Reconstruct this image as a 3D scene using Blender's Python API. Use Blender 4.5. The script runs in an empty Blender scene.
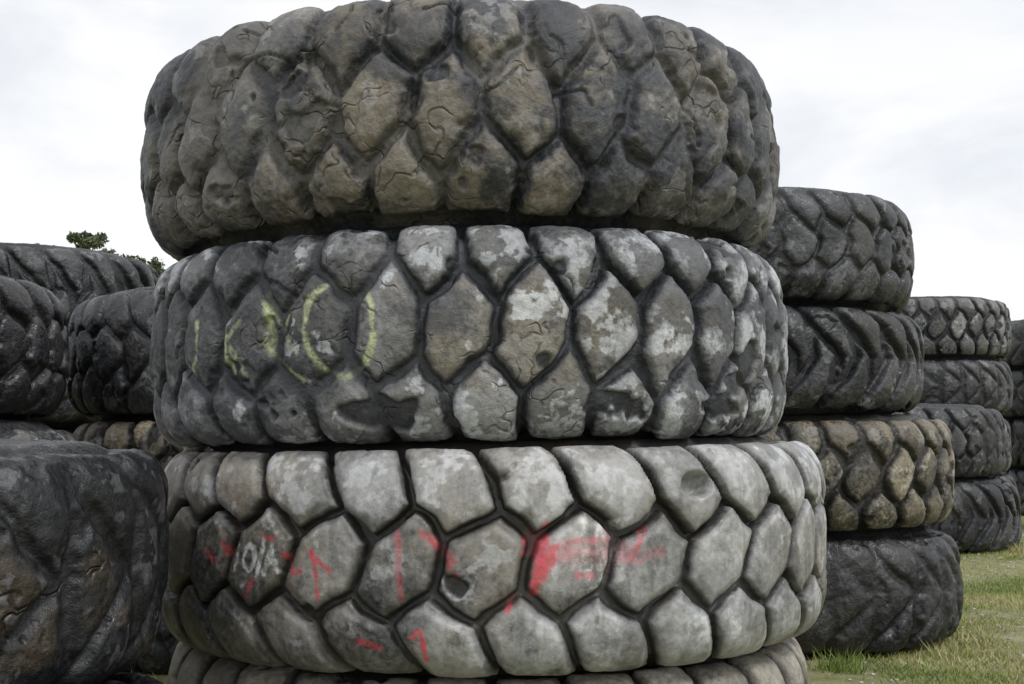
import bpy, math, random
import numpy as np
random.seed(7)
rs = np.random.RandomState(11)
scene = bpy.context.scene
F32 = np.float32

# ------------------------------------------------------------------ noise
TAB = rs.rand(64, 64, 64).astype(F32)
def vnoise(x, y, z):
    ix = np.floor(x).astype(np.int64); iy = np.floor(y).astype(np.int64); iz = np.floor(z).astype(np.int64)
    fx = x-ix; fy = y-iy; fz = z-iz
    fx = fx*fx*(3-2*fx); fy = fy*fy*(3-2*fy); fz = fz*fz*(3-2*fz)
    x0 = ix & 63; x1 = (ix+1) & 63; y0 = iy & 63; y1 = (iy+1) & 63; z0 = iz & 63; z1 = (iz+1) & 63
    a = TAB[x0, y0, z0]*(1-fx)+TAB[x1, y0, z0]*fx
    b = TAB[x0, y1, z0]*(1-fx)+TAB[x1, y1, z0]*fx
    c = TAB[x0, y0, z1]*(1-fx)+TAB[x1, y0, z1]*fx
    d = TAB[x0, y1, z1]*(1-fx)+TAB[x1, y1, z1]*fx
    return (a*(1-fy)+b*fy)*(1-fz)+(c*(1-fy)+d*fy)*fz
def fbm(x, y, z, sc, octv=4, seed=0.0, gain=.5):
    v = 0; a = 1; t = 0
    for o in range(octv):
        v = v + a*vnoise(x*sc+seed+17.3*o, y*sc+seed*1.7+5.1*o, z*sc+seed*.6+9.7*o)
        t += a; a *= gain; sc *= 2.03
    return v/t
def sstep(x, a, b):
    t = np.clip((x-a)/(b-a), 0, 1)
    return t*t*(3-2*t)

def mesh_from_arrays(name, V, Fq, nper=4, smooth=True):
    me = bpy.data.meshes.new(name)
    V = np.ascontiguousarray(V, dtype=F32); Fq = np.ascontiguousarray(Fq, dtype=np.int32)
    me.vertices.add(len(V)); me.vertices.foreach_set("co", V.ravel())
    nf = len(Fq)
    me.loops.add(nf*nper); me.loops.foreach_set("vertex_index", Fq.ravel())
    me.polygons.add(nf)
    me.polygons.foreach_set("loop_start", np.arange(0, nf*nper, nper, dtype=np.int32))
    me.polygons.foreach_set("use_smooth", np.full(nf, smooth, dtype=bool))
    me.update(calc_edges=True)
    return me
def add_attr(me, name, arr):
    a = me.attributes.new(name, 'FLOAT', 'POINT')
    a.data.foreach_set("value", np.ascontiguousarray(arr, dtype=F32).ravel())
def add_obj(name, me, loc=(0, 0, 0), rot=(0, 0, 0), mat=None):
    ob = bpy.data.objects.new(name, me)
    scene.collection.objects.link(ob)
    ob.location = loc; ob.rotation_euler = rot
    if mat is not None:
        if len(me.materials) == 0:
            me.materials.append(None)
        ob.material_slots[0].link = 'OBJECT'
        ob.material_slots[0].material = mat
    return ob

# ------------------------------------------------------------------ node helper
class NB:
    def __init__(s, nt): s.nt = nt
    def n(s, t, **kw):
        nd = s.nt.nodes.new(t)
        for k, v in kw.items(): setattr(nd, k, v)
        return nd
    def set(s, sock, v):
        if hasattr(v, 'links') or isinstance(v, bpy.types.NodeSocket): s.nt.links.new(v, sock)
        else:
            if isinstance(v, (tuple, list)) and sock.type == 'RGBA' and len(v) == 3: v = (*v, 1)
            sock.default_value = v
    def math(s, op, a, b=0.0, c=None, clamp=False):
        nd = s.n('ShaderNodeMath', operation=op, use_clamp=clamp)
        s.set(nd.inputs[0], a); s.set(nd.inputs[1], b)
        if c is not None: s.set(nd.inputs[2], c)
        return nd.outputs[0]
    def mix(s, f, a, b, blend='MIX'):
        nd = s.n('ShaderNodeMix', data_type='RGBA', blend_type=blend, clamp_factor=True)
        s.set(nd.inputs[0], f); s.set(nd.inputs[6], a); s.set(nd.inputs[7], b)
        return nd.outputs[2]
    def ss(s, x, a, b, o0=0., o1=1.):
        nd = s.n('ShaderNodeMapRange', interpolation_type='SMOOTHSTEP')
        s.set(nd.inputs[0], x); s.set(nd.inputs[1], a); s.set(nd.inputs[2], b)
        nd.inputs[3].default_value = o0; nd.inputs[4].default_value = o1
        return nd.outputs[0]
    def noise(s, co, sc, det=6, ro=.6, dist=0.):
        nd = s.n('ShaderNodeTexNoise')
        s.set(nd.inputs['Vector'], co)
        nd.inputs['Scale'].default_value = sc; nd.inputs['Detail'].default_value = det
        nd.inputs['Roughness'].default_value = ro; nd.inputs['Distortion'].default_value = dist
        return nd.outputs['Fac']
    def attr(s, name):
        return s.n('ShaderNodeAttribute', attribute_name=name).outputs['Fac']
    def vadd(s, a, b):
        nd = s.n('ShaderNodeVectorMath', operation='ADD'); s.set(nd.inputs[0], a); s.set(nd.inputs[1], b); return nd.outputs[0]
    def vscale(s, a, sc):
        nd = s.n('ShaderNodeVectorMath', operation='SCALE'); s.set(nd.inputs[0], a); s.set(nd.inputs[3], sc); return nd.outputs[0]
    def vmul(s, a, b):
        nd = s.n('ShaderNodeVectorMath', operation='MULTIPLY'); s.set(nd.inputs[0], a); s.set(nd.inputs[1], b); return nd.outputs[0]
def new_mat(name):
    m = bpy.data.materials.new(name); m.use_nodes = True
    m.node_tree.nodes.clear()
    nb = NB(m.node_tree)
    out = nb.n('ShaderNodeOutputMaterial'); bs = nb.n('ShaderNodeBsdfPrincipled')
    m.node_tree.links.new(bs.outputs[0], out.inputs[0])
    return m, nb, bs

def tire_mat(name, rubber=(.022, .023, .027), groove=(.05, .045, .04), lugA=(.2, .19, .18), lugB=(.1, .09, .08),
             cov=.6, spot=(.5, .5, .5), spot_amt=.3, crack=0., rough=.6, stain=(.12, .085, .05), stain_amt=.3,
             dark_amt=.3, paint=False, bump=1.0, crack_sc=6., far=False, streaks=0., soft=1., rim=.75, spec=.6, grain=1.):
    m, nb, bs = new_mat(name)
    tc = nb.n('ShaderNodeTexCoord').outputs['Object']
    rnd = nb.n('ShaderNodeObjectInfo').outputs['Random']
    off = nb.n('ShaderNodeCombineXYZ')
    r50 = nb.math('MULTIPLY', rnd, 37.0)
    nb.set(off.inputs[0], r50); nb.set(off.inputs[1], r50); nb.set(off.inputs[2], r50)
    co = nb.vadd(tc, off.outputs[0])
    nfine = nb.noise(co, 42, 2 if far else 4, .7)
    nm = nb.noise(co, 9, 3, .6)
    fj = nb.math('MULTIPLY', nb.math('SUBTRACT', nfine, .5), .2)
    mj = nb.math('MULTIPLY', nb.math('SUBTRACT', nm, .5), .35)
    def at(nm_): return nb.math('ADD', nb.attr(nm_), nb.math('ADD', fj, mj))
    A1 = nb.attr('a1'); A2 = at('a2'); A3 = at('a3'); A4 = at('a4'); A5 = at('a5')
    lug = nb.attr('lug'); lid = nb.attr('lid'); tone = nb.attr('tone'); pale = nb.attr('pale'); edge = nb.attr('edge')
    sw = .05*soft
    gc = nb.mix(nb.ss(A3, .42, .6), rubber, groove)
    gc = nb.mix(nb.ss(nfine, .4, .75, 0, .4), gc, groove)
    lc = nb.mix(nb.ss(A2, .37, .63), lugA, lugB)
    lc = nb.mix(nb.math('MULTIPLY', tone, nb.ss(A4, .3, .6, .5, 1.)), lc, stain)
    cv = nb.math('ADD', nb.math('MULTIPLY', A1, .5), nb.math('MULTIPLY', A4, .5))
    cv = nb.math('ADD', cv, nb.math('MULTIPLY', nb.math('SUBTRACT', lid, .5), .1))
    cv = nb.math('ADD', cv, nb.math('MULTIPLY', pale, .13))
    th = .5+(.5-cov)*.36
    cm = nb.ss(cv, th-sw, th+sw)
    lc = nb.mix(cm, nb.mix(nb.ss(nfine, .3, .7, .1, .55), rubber, lugB), lc)
    lc = nb.mix(nb.math('MULTIPLY', nb.ss(A3, .53-sw, .57+sw), stain_amt), lc, stain)
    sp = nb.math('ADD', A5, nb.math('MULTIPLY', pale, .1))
    st = .64-.15*spot_amt
    lc = nb.mix(nb.math('MULTIPLY', nb.ss(sp, st, st+.04*soft+.01), max(0, min(1., .4+.5*spot_amt))), lc, spot)
    dk = nb.math('SUBTRACT', 1.0, nb.math('ADD', nb.math('MULTIPLY', A5, .4), nb.math('MULTIPLY', A3, .6)))
    lc = nb.mix(nb.math('MULTIPLY', nb.ss(dk, .55-sw, .56+sw), dark_amt), lc, rubber)
    if streaks > 0:
        streak = nb.noise(nb.vmul(co, (1, 1, .1)), 24, 2, .6)
        lc = nb.mix(nb.ss(streak, .48, .7, 0, streaks), lc, nb.mix(.5, rubber, lc))
    lc = nb.mix(nb.math('MULTIPLY', nb.math('SUBTRACT', 1.0, edge), nb.ss(A4, .3, .6, .35, rim)), lc, gc)
    lm = nb.ss(nb.math('ADD', lug, nb.math('MULTIPLY', nb.math('SUBTRACT', nfine, .5), .6)), .4, .9)
    col = nb.mix(lm, gc, lc)
    if paint:
        pf = nb.ss(nb.math('ADD', nfine, nb.math('MULTIPLY', A4, .7)), .6, .95, .3, 1.)
        for an, pc, am in (('wht', (.8, .8, .78), .95), ('red', (.62, .075, .1), .92), ('yel', (.56, .62, .34), .85)):
            col = nb.mix(nb.math('MULTIPLY', nb.math('MULTIPLY', nb.attr(an), am), pf), col, pc)
    ck = None
    if crack > 0:
        wob = nb.n('ShaderNodeTexNoise'); nb.set(wob.inputs['Vector'], co); wob.inputs['Scale'].default_value = 6; wob.inputs['Detail'].default_value = 2
        cco = nb.vadd(co, nb.vscale(wob.outputs['Color'], .35))
        vo = nb.n('ShaderNodeTexVoronoi', feature='DISTANCE_TO_EDGE'); nb.set(vo.inputs['Vector'], cco); vo.inputs['Scale'].default_value = crack_sc
        msk = nb.ss(nb.math('ADD', nb.math('MULTIPLY', A3, .5), nb.math('MULTIPLY', nm, .5)), .58-.14*crack, .68-.12*crack)
        ck = nb.math('MULTIPLY', nb.ss(vo.outputs['Distance'], .0, .03, 1, 0), msk)
        col = nb.mix(nb.math('MULTIPLY', ck, .5), col, (.015, .015, .015))
    v = nb.ss(nfine, .28, .72, 1-.34*grain, 1+.3*grain)
    v = nb.math('MULTIPLY', v, nb.math('ADD', .78, nb.math('MULTIPLY', lid, .44)))
    mul = nb.n('ShaderNodeCombineXYZ')
    for i in range(3): nb.set(mul.inputs[i], v)
    col = nb.mix(1.0, col, mul.outputs[0], 'MULTIPLY')
    nb.set(bs.inputs['Base Color'], col)
    nb.set(bs.inputs['Roughness'], nb.ss(nfine, .3, .7, rough-.2, rough+.12))
    bs.inputs['Specular IOR Level'].default_value = spec
    hgt = nb.math('MULTIPLY', nfine, .009)
    if ck is not None: hgt = nb.math('SUBTRACT', hgt, nb.math('MULTIPLY', nb.ss(vo.outputs['Distance'], .0, .05, 1, 0), nb.math('MULTIPLY', msk, .010)))
    bp = nb.n('ShaderNodeBump'); bp.inputs['Strength'].default_value = .8*bump; bp.inputs['Distance'].default_value = 1.0
    nb.set(bp.inputs['Height'], hgt); nb.set(bs.inputs['Normal'], bp.outputs[0])
    return m

# ------------------------------------------------------------------ tyre mesh
def tire_mesh(name, R=1.3, h=.71, n=4., ar=.24, nU=1500, ds=.0055, N=34, rows=(-.29, 0, .29), offs=(.5, 0, .5),
              k=.7, shear=0., chev=0., zig=None, s_end=.42, gw=.03, bev=.02, depth=.035, dome=.006, chip=.008, rough=.006,
              jit=.012, seed=1., low=.006, marks=(), gouges=(), tone=None, pale=None, fissures=(), smin=.003, chunk_t=.67,
              edge_drop=.005, warp=.05):
    hw = h/2; a = ar*R; rc = R-a
    T = math.radians(152)
    ph = np.linspace(-T, T, 6001)
    rho = (np.abs(np.cos(ph)/a)**n+np.abs(np.sin(ph)/hw)**n)**(-1/n)
    pr = rc+rho*np.cos(ph); pz = rho*np.sin(ph)
    s = np.concatenate([[0], np.cumsum(np.hypot(np.diff(pr), np.diff(pz)))]); s -= s[3000]
    smax = s[-1]; se = s_end+.05
    mid = np.linspace(-se, se, int(2*se/ds))
    side = np.linspace(se, smax, int((smax-se)/max(.018, ds*1.5))+2)[1:]
    ss_ = np.concatenate([-side[::-1], mid, side])
    prr = np.interp(ss_, s, pr); pzz = np.interp(ss_, s, pz)
    dr = np.interp(ss_, s, np.gradient(pr, s)); dz = np.interp(ss_, s, np.gradient(pz, s))
    L = np.hypot(dr, dz); nr = dz/L; nz = -dr/L
    nO = len(ss_)
    phi_i = np.linspace(T, -T, 22)
    rhoi = (np.abs(np.cos(phi_i)/a)**n+np.abs(np.sin(phi_i)/hw)**n)**(-1/n)*.8
    ir = rc+rhoi*np.cos(phi_i); iz = rhoi*np.sin(phi_i)
    A = (-math.pi+2*math.pi*np.arange(nU)/nU)[:, None]
    S = ss_[None, :]
    X0 = (prr[None]*np.sin(A)); Y0 = (-prr[None]*np.cos(A)); Z0 = np.broadcast_to(pzz[None], X0.shape)
    circ = 2*math.pi*R; p = circ/N
    U = A*R
    nA = fbm(X0, Y0, Z0, 9., 4, seed)-.5
    nB = fbm(X0, Y0, Z0, 26., 3, seed+9)-.5
    nL = fbm(X0, Y0, Z0, 1.6, 2, seed+3)-.5
    nM = fbm(X0, Y0, Z0, 4.2, 3, seed+5)-.5
    nM2 = fbm(X0, Y0, Z0, 4.6, 2, seed+15)-.5
    xs = U+shear*S+chev*np.abs(S)+nM*warp
    if zig is not None:
        z0_, zf = zig
        cl = np.clip(S, -z0_, z0_); xs = U+shear*(cl-zf*(S-cl))+nM*warp
    sv = S+nM2*warp
    jr = np.random.RandomState(int(seed*10)+3)
    Ds = []; SX = []; SY = []; LI = []
    for ri, (row, of) in enumerate(zip(rows, offs)):
        jx = (jr.rand(N)-.5)*2*jit; jy = (jr.rand(N)-.5)*2*jit; jl = jr.rand(N)
        i0 = np.round(xs/p-of).astype(int)
        for di in (-1, 0, 1):
            ii = i0+di; im = ii % N
            sx = (ii+of)*p+jx[im]; sy = row+jy[im]
            Ds.append(((xs-sx)**2+(k*(sv-sy))**2).astype(F32)); SX.append(sx.astype(F32)); SY.append(sy.astype(F32)); LI.append(jl[im].astype(F32))
    Ds = np.stack(Ds); SX = np.stack(SX); SY = np.stack(SY); LI = np.stack(LI)
    am = Ds.argmin(0)[None]
    d0 = np.take_along_axis(Ds, am, 0)[0]; x0 = np.take_along_axis(SX, am, 0)[0]; y0 = np.take_along_axis(SY, am, 0)[0]
    lid = np.take_along_axis(LI, am, 0)[0]
    e = np.full(d0.shape, 9., F32)
    for j in range(len(Ds)):
        dx = SX[j]-x0; dy = SY[j]-y0
        q = np.sqrt(dx*dx+(k*k*dy)**2)
        ej = np.where(q > 1e-4, (Ds[j]-d0)/(2*np.maximum(q, 1e-4)), 9.)
        e = -np.logaddexp(-e/smin, -ej/smin)*smin
    del Ds, SX, SY, LI
    e = np.minimum(e, (s_end-np.abs(S))+gw*.5)
    e = e+nA*2*chip+nB*chip
    lug = sstep(e, gw/2, gw/2+bev)
    dcen = np.sqrt((xs-x0)**2+((sv-y0)*.8)**2)
    sidef = 1-sstep(np.abs(S), s_end+.03, s_end+.11)
    disp = -(1-lug)*depth*(1+np.clip(nL*1.6+nM2*1.0, -.6, .5))*sidef
    disp = disp+lug*(lid-.5)*.010
    disp = disp-lug*dome*np.clip(dcen/.12, 0, 1.6)**2
    disp = disp-lug*edge_drop*(1-sstep(e, gw/2+bev, gw/2+bev+.03))
    disp = disp+nA*rough*2+nB*rough*.9+(nL*low*2+nM*low*1.5)*(.3+.7*sidef)
    chunk = sstep(fbm(X0, Y0, Z0, 6.5, 3, seed+21), chunk_t, chunk_t+.05)*lug
    disp = disp-chunk*depth*.4
    side_ring = np.exp(-((np.abs(S)-(s_end+.12))/.012)**2)*.006
    disp = disp+side_ring
    deg = np.degrees(A)
    for (gd, gs, ga, gb, gdp) in gouges:
        q = np.sqrt(((deg-gd)*math.pi/180*R/ga)**2+((S-gs)/gb)**2)+nA*.5
        disp = disp-gdp*(1-sstep(q, .6, 1.15))
    UW = U+0*S+nM*.05+nA*.03; SW = S+0*U+nA*.06
    def polydist(pts):
        P = [(math.radians(d_)*R, s_) for d_, s_ in pts]
        best = np.full(lug.shape, 9., F32)
        for (ax, ay), (bx, by) in zip(P[:-1], P[1:]):
            vx, vy = bx-ax, by-ay; l2 = vx*vx+vy*vy+1e-9
            t = np.clip(((UW-ax)*vx+(SW-ay)*vy)/l2, 0, 1)
            best = np.minimum(best, np.hypot(UW-ax-t*vx, SW-ay-t*vy))
        return best
    fis = np.zeros_like(lug)
    for (fw, fd, pts) in fissures:
        q = 1-sstep(polydist(pts), fw*.3, fw)
        fis = np.maximum(fis, q*fd)
    disp = disp-fis
    rr = prr[None]+disp*nr[None]; zz = pzz[None]+disp*nz[None]
    Vx = rr*np.sin(A); Vy = -rr*np.cos(A); Vz = zz
    Ix = ir[None]*np.sin(A); Iy = -ir[None]*np.cos(A); Iz = np.broadcast_to(iz[None], Ix.shape)
    nP = nO+len(ir)
    V = np.empty((nU, nP, 3), F32)
    V[:, :nO, 0] = Vx; V[:, :nO, 1] = Vy; V[:, :nO, 2] = Vz
    V[:, nO:, 0] = Ix; V[:, nO:, 1] = Iy; V[:, nO:, 2] = Iz
    J = np.arange(nU)[:, None]; K = np.arange(nP)[None]
    J1 = (J+1) % nU; K1 = (K+1) % nP
    Fq = np.stack([J*nP+K, J1*nP+K, J1*nP+K1, J*nP+K1], -1).reshape(-1, 4)
    me = mesh_from_arrays(name, V.reshape(-1, 3), Fq)
    def full(arr, fill=0.):
        o = np.full((nU, nP), fill, F32); o[:, :nO] = arr; return o
    add_attr(me, 'lug', full(lug*(1-.6*chunk)*(1-np.clip(fis/.02, 0, .8))))
    add_attr(me, 'lid', full(lid, .5))
    add_attr(me, 'edge', full(sstep(e, gw/2+bev*.4, gw/2+bev+.022)))
    add_attr(me, 'a1', full(fbm(X0, Y0, Z0, 1.9, 4, seed+31), .5))
    add_attr(me, 'a2', full(fbm(X0, Y0, Z0, 7., 4, seed+37, .5), .5))
    add_attr(me, 'a3', full(fbm(X0, Y0, Z0, 3.4, 4, seed+41, .5), .5))
    add_attr(me, 'a4', full(fbm(X0, Y0, Z0, 10., 4, seed+43, .6), .5))
    add_attr(me, 'a5', full(fbm(X0, Y0, Z0, 9., 4, seed+47, .7), .5))
    tn = np.zeros_like(lug) if tone is None else tone(deg, S, nL, nM, nA)
    pl = np.zeros_like(lug) if pale is None else pale(deg, S, nL, nM, nA)
    add_attr(me, 'tone', full(np.clip(tn, 0, 1))); add_attr(me, 'pale', full(np.clip(pl, -1, 1)))
    if marks:
        ms = {'wht': np.zeros_like(lug), 'red': np.zeros_like(lug), 'yel': np.zeros_like(lug)}
        UU = U+0*S+nM*.03; SS = S+0*U+nA*.02
        for mk in marks:
            cn, w, pts = mk[:3]; op = mk[3] if len(mk) > 3 else 1.
            P = [(math.radians(d_)*R, s_) for d_, s_ in pts]
            if len(P) == 1: P = P*2
            best = np.full(lug.shape, 9., F32)
            for (ax, ay), (bx, by) in zip(P[:-1], P[1:]):
                vx, vy = bx-ax, by-ay; l2 = vx*vx+vy*vy+1e-9
                t = np.clip(((UU-ax)*vx+(SS-ay)*vy)/l2, 0, 1)
                best = np.minimum(best, np.hypot(UU-ax-t*vx, SS-ay-t*vy))
            best = best+nB*w*1.0+nA*w*1.2
            ms[cn] = np.maximum(ms[cn], op*(1-sstep(best, w*.25, w*1.1)))
        for c in ms: add_attr(me, c, full(ms[c]*(.15+.85*lug)))
    return me

def ell(cx, cy, rx, ry, n=14):
    return [(cx+rx*math.cos(2*math.pi*i/n), cy+ry*math.sin(2*math.pi*i/n)) for i in range(n+1)]

# ------------------------------------------------------------------ materials
m_top = tire_mat('rubber_charcoal_weathered', rubber=(.026, .029, .038), groove=(.115, .108, .098), lugA=(.16, .157, .155), lugB=(.088, .09, .095),
                 cov=.55, spot=(.28, .275, .265), spot_amt=.2, crack=.5, stain=(.19, .163, .125), stain_amt=.3, dark_amt=.75, crack_sc=5.5, soft=1.5, rim=.6, grain=.8)
m_mid = tire_mat('rubber_grey_bleached', rubber=(.028, .031, .038), groove=(.048, .051, .058), lugA=(.27, .275, .283), lugB=(.165, .167, .172),
                 cov=.6, spot=(.58, .6, .63), spot_amt=.5, crack=.35, stain=(.215, .193, .155), stain_amt=.2, dark_amt=.6, paint=True, soft=1.2, grain=.85)
m_low = tire_mat('rubber_pale_painted', rubber=(.035, .035, .035), groove=(.042, .038, .031), lugA=(.43, .435, .44), lugB=(.3, .298, .293),
                 cov=.88, spot=(.58, .59, .6), spot_amt=.25, stain=(.28, .245, .195), stain_amt=.35, dark_amt=.45, paint=True, bump=.5, streaks=.6, soft=1.9, rim=.85, rough=.5, grain=.55)
m_bot = tire_mat('rubber_tan_dusty', rubber=(.04, .038, .035), groove=(.05, .045, .035), lugA=(.36, .33, .28), lugB=(.25, .23, .19),
                 cov=.85, spot=(.48, .46, .43), spot_amt=.2, stain=(.25, .2, .14), stain_amt=.4, dark_amt=.3, soft=2)
m_black = tire_mat('rubber_black', rubber=(.011, .0115, .014), groove=(.02, .02, .021), lugA=(.034, .034, .038), lugB=(.021, .021, .024),
                   cov=.5, spot=(.11, .11, .12), spot_amt=.05, rough=.5, stain=(.055, .047, .038), stain_amt=.3, dark_amt=.3, far=True, soft=2)
m_dark = tire_mat('rubber_dark_grey', rubber=(.012, .013, .016), groove=(.02, .021, .023), lugA=(.075, .077, .083), lugB=(.037, .038, .042),
                  cov=.52, spot=(.2, .205, .215), spot_amt=.2, rough=.55, stain=(.075, .068, .056), stain_amt=.3, dark_amt=.6, far=True, soft=1.6)
m_tan = tire_mat('rubber_tan', rubber=(.02, .019, .018), groove=(.03, .028, .024), lugA=(.28, .24, .165), lugB=(.165, .146, .108),
                 cov=.66, spot=(.35, .33, .29), spot_amt=.3, stain=(.12, .1, .07), stain_amt=.35, dark_amt=.7, far=True, soft=1.3)
m_grey = tire_mat('rubber_mid_grey', rubber=(.02, .021, .023), groove=(.03, .031, .034), lugA=(.21, .21, .215), lugB=(.125, .125, .128),
                  cov=.68, spot=(.36, .36, .36), spot_amt=.3, stain=(.12, .11, .09), stain_amt=.3, dark_amt=.5, far=True, soft=1.3)
m_near = tire_mat('rubber_black_near', rubber=(.009, .0098, .012), groove=(.017, .017, .02), lugA=(.027, .028, .033), lugB=(.016, .017, .02),
                  cov=.5, spot=(.12, .122, .13), spot_amt=.3, crack=.25, rough=.42, stain=(.075, .054, .028), stain_amt=.45, dark_amt=.5, paint=True, crack_sc=4, soft=1., spec=.5)

# ------------------------------------------------------------------ main stack
yel = [
 ('yel', .013, [(-50, .06), (-49.6, -.04), (-47, -.1), (-45, -.05)], .7), ('yel', .013, [(-45, .07), (-44.5, -.02)], .8),
 ('yel', .014, [(-38.5, .09), (-38.2, .0), (-37.2, -.11)], 1.), ('yel', .012, [(-35, .05), (-38, -.01)], .6), ('yel', .012, [(-36.5, -.03), (-34, -.12)], .7),
 ('yel', .02, [(-30, .14), (-29.6, .04)], 1.), ('yel', .018, [(-29.3, .02), (-29.6, -.04)], .7), ('yel', .014, [(-29.5, .11), (-27.5, .02), (-25, .13)], .9),
 ('yel', .013, [(-29.5, -.05), (-26.5, -.1), (-23.5, -.15)], .8), ('yel', .015, [(-26, .0), (-24.3, -.06)], .6),
 ('yel', .016, [(-19, .17), (-22, .11), (-23, .02), (-22, -.06), (-19.6, -.12)], 1.), ('yel', .012, [(-19.6, -.12), (-16.5, -.15), (-13.4, -.1)], .6),
 ('yel', .015, [(-13.4, -.1), (-12.2, -.02), (-12.4, .08), (-13.3, .13)], 1.), ('yel', .011, [(-19, .17), (-16.5, .15)], .4),
]
T2tone = lambda d, S, nL, nM, nA: .05+.95*sstep(d+S*30+nM*50, -16, 2)*(1-sstep(d+nM*50, 24, 36))*(1-sstep(np.abs(S+.02)+nM*.1, .15, .22))+nL*.6
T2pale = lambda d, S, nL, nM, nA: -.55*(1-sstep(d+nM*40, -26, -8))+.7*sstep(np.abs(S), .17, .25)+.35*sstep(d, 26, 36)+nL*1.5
T3tone = lambda d, S, nL, nM, nA: .05+.5*(1-sstep(np.abs(S), .1, .2))*(1-.6*sstep(d, 0, 20))+.6*(1-sstep(d, -35, -18))+nL*.8
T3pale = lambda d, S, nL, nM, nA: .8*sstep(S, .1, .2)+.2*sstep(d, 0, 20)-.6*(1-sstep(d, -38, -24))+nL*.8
red = [
 ('red', .012, [(-33, .08), (-31.5, .075)], .9), ('red', .013, [(-30, .03), (-28, -.03), (-26.5, -.02)], 1.),
 ('red', .013, [(-25, .04), (-24.2, -.03), (-23.8, -.1)], 1.), ('red', .012, [(-24, .01), (-22, -.02)], .9),
 ('red', .012, [(-12.2, .12), (-12, .0), (-11.6, -.1)], .55), ('red', .013, [(-8.5, .1), (-6.5, .06), (-4.2, .01)], .8), ('red', .012, [(-5, .0), (-4, -.03)], .9),
 ('red', .03, [(6.2, .07), (8.2, .02), (7.2, -.03)], 1.), ('red', .016, [(8, .12), (7.8, .02)], .9), ('red', .014, [(6.3, -.06), (6, -.1)], 1.), ('red', .013, [(3, -.1), (2.4, -.14)], 1.),
 ('red', .012, [(5.0, .03), (9.5, .045)], .9),
 ('red', .05, [(11, .03), (14, .04), (19, .02)], .42), ('red', .012, [(11, .06), (13.5, .07), (18, .06)], .8), ('red', .013, [(12, -.04), (14, -.045)], .9),
 ('red', .012, [(17, .1), (16.7, -.03)], .85), ('red', .012, [(22.5, .12), (21, .06), (19.6, .0)], .75), ('red', .02, [(21, .0), (24, .02)], .4),
 ('red', .013, [(-18, -.24), (-15, -.26)], 1.), ('red', .014, [(-9, -.2), (-8.6, -.29)], 1.), ('red', .015, [(-10.5, -.22), (-9.5, -.2)], 1.),
 ('red', .013, [(-37, -.12), (-35.5, -.07)], .9), ('red', .012, [(-46, .02), (-44, -.01)], .9), ('red', .011, [(-42, .05), (-41, -.02)], .7),
 ('wht', .010, [(-38.6, .05), (-38.8, -.03)]), ('wht', .010, ell(-36.2, .01, 1.1, .04, 8)), ('wht', .009, [(-33.2, .07), (-34.6, -.05)]),
 ('wht', .010, [(-33.2, -.04), (-31.8, .05), (-31., -.03)]), ('wht', .009, [(-32.6, .0), (-31.4, .0)]),
 ('wht', .022, [(13, .12), (13.2, -.05)], .7), ('wht', .022, [(15.5, .11), (15.7, -.05)], .7), ('wht', .022, [(18, .11), (18.2, -.05)], .7),
]
fiss = []
fr = random.Random(5)
for i in range(17):
    d_ = fr.uniform(-60, 60); s_ = fr.uniform(-.25, .34); a_ = fr.choice([0, 0, 90, 35, -35])+fr.uniform(-25, 25); pts = [(d_, s_)]
    for j in range(fr.choice([2, 3, 3])):
        a_ += fr.uniform(-40, 40); L_ = fr.uniform(.03, .07)
        d_ += math.degrees(L_*math.cos(math.radians(a_))/1.3); s_ += L_*math.sin(math.radians(a_)); pts.append((d_, s_))
    fiss.append((fr.uniform(.007, .011), fr.uniform(.008, .02), pts))
T1tone = lambda d, S, nL, nM, nA: .15+.6*sstep(d+nM*60, -34, -20)*(1-sstep(d+nM*60, 12, 30))+nL*1.2
me1 = tire_mesh('tire_top_mesh', R=1.315, h=.80, n=3.1, ar=.27, N=33, rows=(-.33, -.04, .25), offs=(.5, 0, .5), k=.6, s_end=.47, gw=.004, bev=.036,
                depth=.044, dome=.008, chip=.015, rough=.010, jit=.024, seed=3.3, low=.014, shear=-.08, tone=T1tone, fissures=fiss, chunk_t=.68, warp=.10,
                gouges=[(-21, .14, .035, .05, .05), (-5, -.01, .015, .06, .02), (12, .12, .02, .05, .02), (4, -.2, .03, .02, .02)])
me2 = tire_mesh('tire_bleached_mesh', R=1.298, h=.755, n=3.8, N=33, rows=(-.305, .015, .3), k=.6, shear=-.1, zig=(.16, .5), s_end=.445, gw=.010, bev=.024,
                depth=.05, dome=.007, chip=.012, rough=.0075, jit=.02, seed=5.1, low=.007, marks=yel, tone=T2tone, pale=T2pale, fissures=fiss[:5], chunk_t=.69, warp=.09)
me3 = tire_mesh('tire_painted_mesh', R=1.342, h=.755, n=4.4, N=31, rows=(-.272, 0, .262), offs=(.5, 0, .5), k=.85, shear=-.34, zig=(.15, 1.1), s_end=.435,
                gw=.014, bev=.014, depth=.058, dome=.003, chip=.0065, rough=.0045, jit=.013, seed=7.7, low=.004, marks=red, tone=T3tone, pale=T3pale,
                smin=.0018, chunk_t=.74, edge_drop=.009, warp=.06, gouges=[(31, .23, .065, .045, .07)])
me4 = tire_mesh('tire_tan_mesh', R=1.29, h=.72, n=4.0, nU=1000, ds=.008, N=32, rows=(-.25, 0, .25), k=.9, shear=.15, s_end=.42,
                gw=.014, bev=.018, depth=.04, seed=8.2)
rad = math.radians
CY = 5.2
add_obj('tire', me4, (-.09, CY+.02, .30), (0, 0, rad(4)), m_bot)
add_obj('tire', me3, (-.075, CY, 1.014), (0, rad(-.9), 0), m_low)
add_obj('tire', me2, (-.172, CY, 1.750), (0, rad(-1.1), 0), m_mid)
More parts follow.
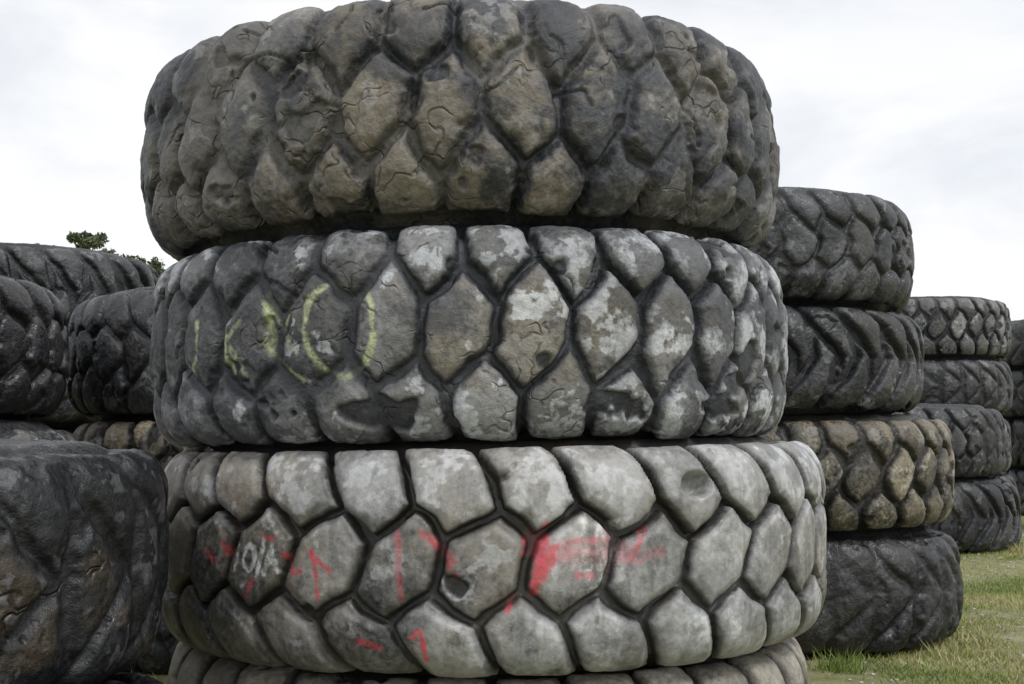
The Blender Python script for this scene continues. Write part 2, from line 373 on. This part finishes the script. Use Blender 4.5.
add_obj('tire', me1, (-.207, CY, 2.518), (0, rad(-1.2), 0), m_top)

# ------------------------------------------------------------------ background tyre variants
vA = tire_mesh('tire_chevron_mesh', R=1.22, h=.76, n=3.4, ar=.26, nU=900, ds=.009, N=30, rows=(-.26, 0, .26), k=.75, chev=.35, s_end=.43,
               gw=.012, bev=.03, depth=.048, chip=.015, seed=12.1, warp=.1, jit=.02)
vB = tire_mesh('tire_bar_mesh', R=1.22, h=.76, n=3.6, ar=.26, nU=900, ds=.009, N=26, rows=(-.17, .17), offs=(0, .5), k=.35, chev=.5, s_end=.44,
               gw=.045, bev=.025, depth=.06, chip=.015, seed=13.1, jit=.018, warp=.1)
vC = tire_mesh('tire_block_mesh', R=1.22, h=.76, n=4., ar=.26, nU=900, ds=.009, N=28, rows=(-.25, 0, .25), k=.7, shear=-.3, zig=(.14, .8), s_end=.43,
               gw=.022, bev=.025, depth=.05, chip=.012, seed=14.1, jit=.018, warp=.08)
vD = tire_mesh('tire_smooth_mesh', R=1.22, h=.78, n=3.0, ar=.28, nU=900, ds=.009, N=24, rows=(-.27, 0, .27), k=.6, chev=.5, s_end=.42,
               gw=.006, bev=.05, depth=.034, chip=.014, rough=.009, seed=15.1, low=.012, warp=.1)
vN = tire_mesh('tire_near_mesh', R=1.0, h=.70, n=4.2, ar=.3, nU=1200, ds=.007, N=20, rows=(-.24, .0, .24), k=.6, chev=.4, s_end=.42,
               gw=.006, bev=.04, depth=.03, chip=.014, rough=.008, seed=16.1, low=.010, warp=.1,
               marks=[('wht', .018, [(8.5, .08), (9, .0), (10.2, -.02)], .8), ('wht', .013, [(10.5, .03), (12, -.02)], .7), ('wht', .016, [(7.5, .01), (9.5, .04)], .7)])
add_obj('tire', vN, (-1.69, 3.19, .34), (0, 0, 1.9), m_near)
add_obj('tire', vN, (-2.07, 3.77, 1.045), (rad(.5), rad(.8), rad(0)), m_near)

def T(mesh, x, y, z0, z1, R, mat, rot=None, tilt=None):
    base_h = {'tire_chevron_mesh': .76, 'tire_bar_mesh': .76, 'tire_block_mesh': .76, 'tire_smooth_mesh': .78, 'tire_tan_mesh': .7}[mesh.name]
    base_R = 1.29 if mesh.name == 'tire_tan_mesh' else 1.22
    rx, ry = ((random.uniform(-.012, .012), random.uniform(-.012, .012)) if tilt is None else tilt)
    ob = add_obj('tire', mesh, (x, y, (z0+z1)/2), (rx, ry, random.uniform(0, 6.28) if rot is None else rot), mat)
    ob.scale = (R/base_R, R/base_R, (z1-z0)*1.01/base_h)
    return ob
T(vD, 1.98, 9.2, -.02, .80, 1.25, m_black)
T(vC, 1.94, 9.2, .80, 1.56, 1.25, m_tan)
T(vB, 1.76, 9.15, 1.56, 2.29, 1.22, m_dark)
T(vA, 1.69, 9.2, 2.29, 3.09, 1.25, m_dark)
T(vB, 5.27, 16.5, -.02, .9, 1.35, m_dark)
T(vA, 5.10, 16.5, .9, 1.83, 1.35, m_dark)
def stack(x, y, hs, R, meshes, mats, jx=.06):
    z = -.02
    for i, h_ in enumerate(hs):
        T(meshes[i % len(meshes)], x+random.uniform(-jx, jx), y+random.uniform(-jx, jx), z, z+h_, R*random.uniform(.98, 1.02), mats[i % len(mats)])
        z += h_
stack(6.68, 20.2, [.89, .90, .91, .93], 1.36, [vB, vC, vD, vC], [m_dark, m_grey, m_dark, m_grey])
stack(10.4, 23.5, [.9, .92, .9, .92], 1.35, [vA, vB, vC, vD], [m_dark, m_black, m_dark, m_dark])
stack(14.5, 27, [.85, .85, .86], 1.35, [vC, vA, vB], [m_dark, m_black, m_dark])
stack(3.2, 25, [.8, .8, .8, .8], 1.3, [vC, vA, vB], [m_dark, m_tan, m_dark])
T(vD, -3.78, 6.98, -.02, .74, 1.2, m_dark); T(vD, -3.68, 6.98, .74, 1.50, 1.22, m_grey); T(vA, -3.76, 6.97, 1.50, 2.29, 1.19, m_black)
T(vC, -1.84, 8.6, -.02, .76, 1.2, m_dark); T(vC, -1.80, 8.6, .76, 1.54, 1.2, m_tan); T(vA, -1.80, 8.6, 1.54, 2.36, 1.22, m_dark)
stack(-4.5, 11.2, [.76, .76, .76, .77], 1.3, [vC, vB, vD, vB], [m_dark, m_tan, m_dark, m_dark], .04)
stack(-7.3, 9.3, [.77, .76, .76], 1.25, [vA, vC, vD], [m_dark, m_grey, m_black])
stack(-7.6, 13.0, [.77, .76, .76], 1.25, [vA, vB, vC], [m_dark, m_grey, m_black])
stack(.2, 14.0, [.77, .76, .76], 1.25, [vB, vC, vD], [m_dark, m_black, m_tan])
stack(-2.2, 17.5, [.77, .76], 1.25, [vB, vA], [m_dark, m_black])

# ------------------------------------------------------------------ ground
def gz(x, y):
    return .03*(fbm(x, y, x*0+.5, .35, 3, 2.)-.5)+.02*(fbm(x, y, x*0+1.5, 1.8, 3, 4.)-.5)
def axis(lo, hi, c0, c1, st):
    a = list(np.arange(c0, c1, st)); d = st
    while a[-1] < hi: d *= 1.25; a.append(a[-1]+d)
    d = st
    while a[0] > lo: d *= 1.25; a.insert(0, a[0]-d)
    return np.array(a)
gx = axis(-600, 600, -9, 13, .1); gy = axis(-300, 900, 1, 28, .1)
GX, GY = np.meshgrid(gx, gy, indexing='ij')
GZ = gz(GX, GY)
V = np.stack([GX, GY, GZ], -1).reshape(-1, 3)
ny = len(gy)
I, J = np.meshgrid(np.arange(len(gx)-1), np.arange(ny-1), indexing='ij')
Fq = np.stack([I*ny+J, (I+1)*ny+J, (I+1)*ny+J+1, I*ny+J+1], -1).reshape(-1, 4)
mg, nb, bs = new_mat('ground_dirt_grass')
co = nb.n('ShaderNodeTexCoord').outputs['Object']
n1 = nb.noise(co, .9, 5, .65, .4); n2 = nb.noise(co, 6, 5, .7); n3 = nb.noise(co, 60, 3, .75)
c = nb.mix(nb.ss(n2, .35, .65), (.2, .215, .08), (.36, .33, .18))
c = nb.mix(nb.ss(n1, .55, .66, 0, .7), c, (.5, .45, .34))
c = nb.mix(nb.ss(n3, .35, .7, 0, .5), c, (.15, .165, .06))
nb.set(bs.inputs['Base Color'], c); bs.inputs['Roughness'].default_value = .95
bp = nb.n('ShaderNodeBump'); bp.inputs['Distance'].default_value = .03; bp.inputs['Strength'].default_value = .7
nb.set(bp.inputs['Height'], n3); nb.set(bs.inputs['Normal'], bp.outputs[0])
add_obj('ground', mesh_from_arrays('ground_mesh', V, Fq), mat=mg)

def blades(cnt, x0, x1, y0, y1, hmin, hmax, thr=.36, tuft=None):
    if tuft is None:
        x = rs.uniform(x0, x1, cnt); y = rs.uniform(y0, y1, cnt)
        f = fbm(x, y, x*0+.2, 1.1, 4, 6.); keep = rs.rand(cnt) < sstep(1-f, thr, thr+.16)*.9+.1
        x = x[keep]; y = y[keep]
    else:
        cx, cy, r0, r1 = tuft
        a = rs.uniform(0, 6.283, cnt); r = rs.uniform(r0, r1, cnt)
        x = cx+r*np.cos(a); y = cy+r*np.sin(a)
        f = fbm(x, y, x*0+.2, 2.1, 3, 6.); keep = rs.rand(cnt) < sstep(f, .42, .6)
        x = x[keep]; y = y[keep]
    n_ = len(x); z = gz(x, y)-.004
    a = rs.uniform(0, 6.283, n_); w = rs.uniform(.0025, .006, n_); hh = rs.uniform(hmin, hmax, n_)*(.6+.8*rs.rand(n_))
    ln = rs.uniform(.2, 1.3, n_)*hh; b = rs.uniform(0, 6.283, n_)
    P0 = np.stack([x-np.cos(a)*w, y-np.sin(a)*w, z], -1); P1 = np.stack([x+np.cos(a)*w, y+np.sin(a)*w, z], -1)
    P2 = np.stack([x+np.cos(b)*ln, y+np.sin(b)*ln, z+hh], -1)
    g = rs.rand(n_)*.5+.5*sstep(fbm(x, y, x*0+7.2, .9, 3, 16.), .35, .65)
    return np.stack([P0, P1, P2], 1).reshape(-1, 3), np.repeat(g, 3)
parts = [blades(240000, 2.2, 8.5, 6, 17, .012, .045), blades(80000, 3, 13, 17, 30, .03, .06),
         blades(50000, -8, 2.2, 2, 12, .02, .06),
         blades(3500, 0, 0, 0, 0, .04, .11, tuft=(1.98, 9.2, 1.2, 1.45)), blades(1400, 0, 0, 0, 0, .05, .14, tuft=(2.05, 7.85, .0, .3)),
         blades(4000, 0, 0, 0, 0, .06, .16, tuft=(5.27, 16.5, 1.3, 1.65)), blades(3000, 0, 0, 0, 0, .06, .16, tuft=(6.62, 20.2, 1.3, 1.7))]
GV = np.concatenate([q[0] for q in parts]); GA = np.concatenate([q[1] for q in parts])
gm = mesh_from_arrays('grass_mesh', GV, np.arange(len(GV)).reshape(-1, 3), 3, False)
add_attr(gm, 'g', GA)
mgr, nb, bs = new_mat('grass_blades')
ga = nb.attr('g')
c = nb.mix(nb.ss(ga, .25, .5), (.15, .22, .045), (.31, .35, .1)); c = nb.mix(nb.ss(ga, .6, .9), c, (.52, .46, .26))
nb.set(bs.inputs['Base Color'], c); bs.inputs['Roughness'].default_value = .8
add_obj('grass', gm, mat=mgr)

t = (1+5**.5)/2
iv = np.array([(-1, t, 0), (1, t, 0), (-1, -t, 0), (1, -t, 0), (0, -1, t), (0, 1, t), (0, -1, -t), (0, 1, -t), (t, 0, -1), (t, 0, 1), (-t, 0, -1), (-t, 0, 1)])/1.9
ifc = np.array([(0, 11, 5), (0, 5, 1), (0, 1, 7), (0, 7, 10), (0, 10, 11), (1, 5, 9), (5, 11, 4), (11, 10, 2), (10, 7, 6), (7, 1, 8), (3, 9, 4), (3, 4, 2), (3, 2, 6), (3, 6, 8), (3, 8, 9), (4, 9, 5), (2, 4, 11), (6, 2, 10), (8, 6, 7), (9, 8, 1)])
ns = 14000
x = rs.uniform(1.5, 9, ns); y = rs.uniform(5.5, 22, ns)
f = fbm(x, y, x*0+.2, 1.1, 4, 6.); kp = rs.rand(ns) < sstep(f, .42, .58)+.06
x = x[kp]; y = y[kp]; ns = len(x)
sz = .004+.016*rs.rand(ns)**3
sv_ = iv[None]*sz[:, None, None]*rs.uniform(.6, 1.3, (ns, 12, 1))*rs.uniform(.6, 1.3, (ns, 1, 3))*np.array([1, 1, .7])
sv_ = sv_+np.stack([x, y, gz(x, y)+sz*.3], -1)[:, None]
SF = (ifc[None]+12*np.arange(ns)[:, None, None]).reshape(-1, 3)
sm = mesh_from_arrays('gravel_mesh', sv_.reshape(-1, 3), SF, 3, False)
add_attr(sm, 'g', np.repeat(rs.rand(ns), 12))
mst, nb, bs = new_mat('gravel_stone')
nb.set(bs.inputs['Base Color'], nb.mix(nb.attr('g'), (.32, .27, .23), (.62, .57, .52))); bs.inputs['Roughness'].default_value = .9
add_obj('gravel', sm, mat=mst)

# ------------------------------------------------------------------ trees
mb, nb, bs = new_mat('bark'); co = nb.n('ShaderNodeTexCoord').outputs['Object']
nb.set(bs.inputs['Base Color'], nb.mix(nb.noise(co, 3, 3), (.12, .1, .08), (.3, .27, .23))); bs.inputs['Roughness'].default_value = .9
mf, nb, bs = new_mat('foliage')
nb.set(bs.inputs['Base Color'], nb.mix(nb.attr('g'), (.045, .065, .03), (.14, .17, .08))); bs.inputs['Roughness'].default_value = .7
def tube(pts, rads, n_=7):
    V = []; Fc = []
    pts = [np.array(q, float) for q in pts]
    for i, (q, r) in enumerate(zip(pts, rads)):
        d = pts[min(i+1, len(pts)-1)]-pts[max(i-1, 0)]; d /= np.linalg.norm(d)
        u = np.cross(d, (.3, 1, .1)); u /= np.linalg.norm(u); v = np.cross(d, u)
        for k_ in range(n_):
            a = 2*math.pi*k_/n_; V.append(q+r*(math.cos(a)*u+math.sin(a)*v))
    for i in range(len(pts)-1):
        for k_ in range(n_):
            Fc.append((i*n_+k_, i*n_+(k_+1) % n_, (i+1)*n_+(k_+1) % n_, (i+1)*n_+k_))
    return np.array(V), np.array(Fc)
def leaves(cents, rads, per, size):
    C = np.repeat(cents, per, 0); Rr = np.repeat(rads, per)
    d = rs.normal(size=C.shape); d /= np.linalg.norm(d, axis=1)[:, None]
    rr = Rr*rs.rand(len(C))**.45
    C = C+d*rr[:, None]*np.array([1, 1, .75])
    u = rs.normal(size=C.shape); u /= np.linalg.norm(u, axis=1)[:, None]
    w = np.cross(u, rs.normal(size=C.shape)); w /= np.linalg.norm(w, axis=1)[:, None]
    s_ = (size*rs.uniform(.5, 1.3, len(C)))[:, None]
    V = np.stack([C-u*s_, C-w*s_*.45, C+u*s_, C+w*s_*.45], 1).reshape(-1, 3)
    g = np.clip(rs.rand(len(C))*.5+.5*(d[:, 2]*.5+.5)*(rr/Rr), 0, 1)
    return V, np.arange(len(V)).reshape(-1, 4), np.repeat(g, 4)
def tree(x, y, H, spread):
    VV = []; FF = []; off = 0
    tr = [(0, 0, -.2), (.15, .1, H*.2), (-.1, .2, H*.4), (.2, 0, H*.62), (.1, .1, H*.85)]
    a, b = tube(tr, [H*.03, H*.024, H*.02, H*.013, H*.005]); VV.append(a); FF.append(b+off); off += len(a)
    cs = []; rd = []
    for i in range(14):
        h0 = H*random.uniform(.35, .8); an = random.uniform(0, 6.28); L = spread*random.uniform(.5, 1.)*(1.15-h0/H*.5)
        e = np.array((math.cos(an)*L, math.sin(an)*L, h0+H*random.uniform(.06, .14)))
        m_ = np.array((math.cos(an)*L*.5, math.sin(an)*L*.5, h0+H*.05))
        a, b = tube([(0.05, .05, h0), m_, e], [H*.01, H*.007, H*.003], 5); VV.append(a); FF.append(b+off); off += len(a)
        for j in range(4):
            cs.append(e+np.array([random.gauss(0, .5), random.gauss(0, .5), random.gauss(.1, .3)])*spread*.3); rd.append(random.uniform(.3, .75)*spread*.33)
    for j in range(9):
        cs.append(np.array([random.gauss(0, .55)*spread*.5, random.gauss(0, .5), H*random.uniform(.86, .95)])); rd.append(spread*random.uniform(.18, .32))
    nbk = sum(len(q) for q in FF)
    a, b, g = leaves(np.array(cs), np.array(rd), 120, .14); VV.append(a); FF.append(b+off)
    V = np.concatenate(VV); Fc = np.concatenate(FF)
    me = mesh_from_arrays('gum_tree_mesh', V, Fc, 4, False)
    add_attr(me, 'g', np.concatenate([np.full(off, .5), g]))
    me.materials.append(mb); me.materials.append(mf)
    mi = np.ones(len(Fc), np.int32); mi[:nbk] = 0
    me.polygons.foreach_set('material_index', mi)
    ob = bpy.data.objects.new('gum_tree', me); scene.collection.objects.link(ob); ob.location = (x, y, 0)
tree(-20.6, 60, 12.0, 1.6); tree(-23.2, 61, 11.7, 1.2); tree(-19.0, 62, 11.0, 2.0); tree(-30, 66, 11, 3.0); tree(-38, 63, 11, 3.5)
ncl = 420
ang = rs.uniform(-1.5, 1.5, ncl); dd = rs.uniform(170, 230, ncl)
cs = np.stack([dd*np.sin(ang), dd*np.cos(ang), rs.uniform(1, 5.5, ncl)], -1)
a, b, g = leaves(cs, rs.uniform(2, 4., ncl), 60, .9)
a[:, 2] = np.maximum(a[:, 2], -.2)
dm = mesh_from_arrays('distant_trees_mesh', a, b, 4, False); add_attr(dm, 'g', g)
add_obj('distant_trees', dm, mat=mf)

# ------------------------------------------------------------------ world + sun
w = bpy.data.worlds.new('World'); scene.world = w; w.use_nodes = True
nt = w.node_tree; nt.nodes.clear(); nb = NB(nt)
sd = np.array([.5, -.5, .9]); sd /= np.linalg.norm(sd)
elev = math.asin(sd[2]); azim = math.atan2(sd[0], sd[1])
sky = nb.n('ShaderNodeTexSky', sky_type='NISHITA', sun_disc=False, sun_elevation=elev, sun_rotation=azim)
co = nb.n('ShaderNodeTexCoord').outputs['Generated']
bgs = nb.n('ShaderNodeBackground'); nb.set(bgs.inputs[0], sky.outputs[0]); bgs.inputs[1].default_value = .14
cl1 = nb.noise(nb.vmul(co, (1, 1, 2.6)), 2.3, 6, .55, .5)
cl2 = nb.noise(nb.vadd(nb.vmul(co, (1, 1, 3.2)), (4, 2, 7)), 1.6, 5, .5, .4)
cc = nb.mix(nb.ss(cl1, .38, .6), (.77, .8, .85), (.95, .955, .965))
bgc = nb.n('ShaderNodeBackground'); nb.set(bgc.inputs[0], cc); bgc.inputs[1].default_value = 1.08
mx = nb.n('ShaderNodeMixShader'); nb.set(mx.inputs[0], nb.ss(cl2, .3, .55, .84, 1.))
nt.links.new(bgs.outputs[0], mx.inputs[1]); nt.links.new(bgc.outputs[0], mx.inputs[2])
wo = nb.n('ShaderNodeOutputWorld'); nt.links.new(mx.outputs[0], wo.inputs[0])
sl = bpy.data.lights.new('sun', 'SUN'); sl.energy = 1.5; sl.angle = rad(10); sl.color = (1, .98, .95)
so = bpy.data.objects.new('sun', sl); scene.collection.objects.link(so)
from mathutils import Vector
so.rotation_euler = Vector(-sd).to_track_quat('-Z', 'Y').to_euler(); so.location = (5, -5, 12)

# ------------------------------------------------------------------ camera
cam = bpy.data.cameras.new('camera'); cam.lens = 43.6; cam.sensor_width = 36; cam.clip_end = 2000; cam.clip_start = .05
oc = bpy.data.objects.new('camera', cam); scene.collection.objects.link(oc)
oc.location = (0, 0, 1.4); oc.rotation_euler = (rad(90+4.5), 0, 0)
scene.camera = oc
scene.view_settings.view_transform = 'Standard'; scene.view_settings.look = 'None'; scene.view_settings.exposure = 0
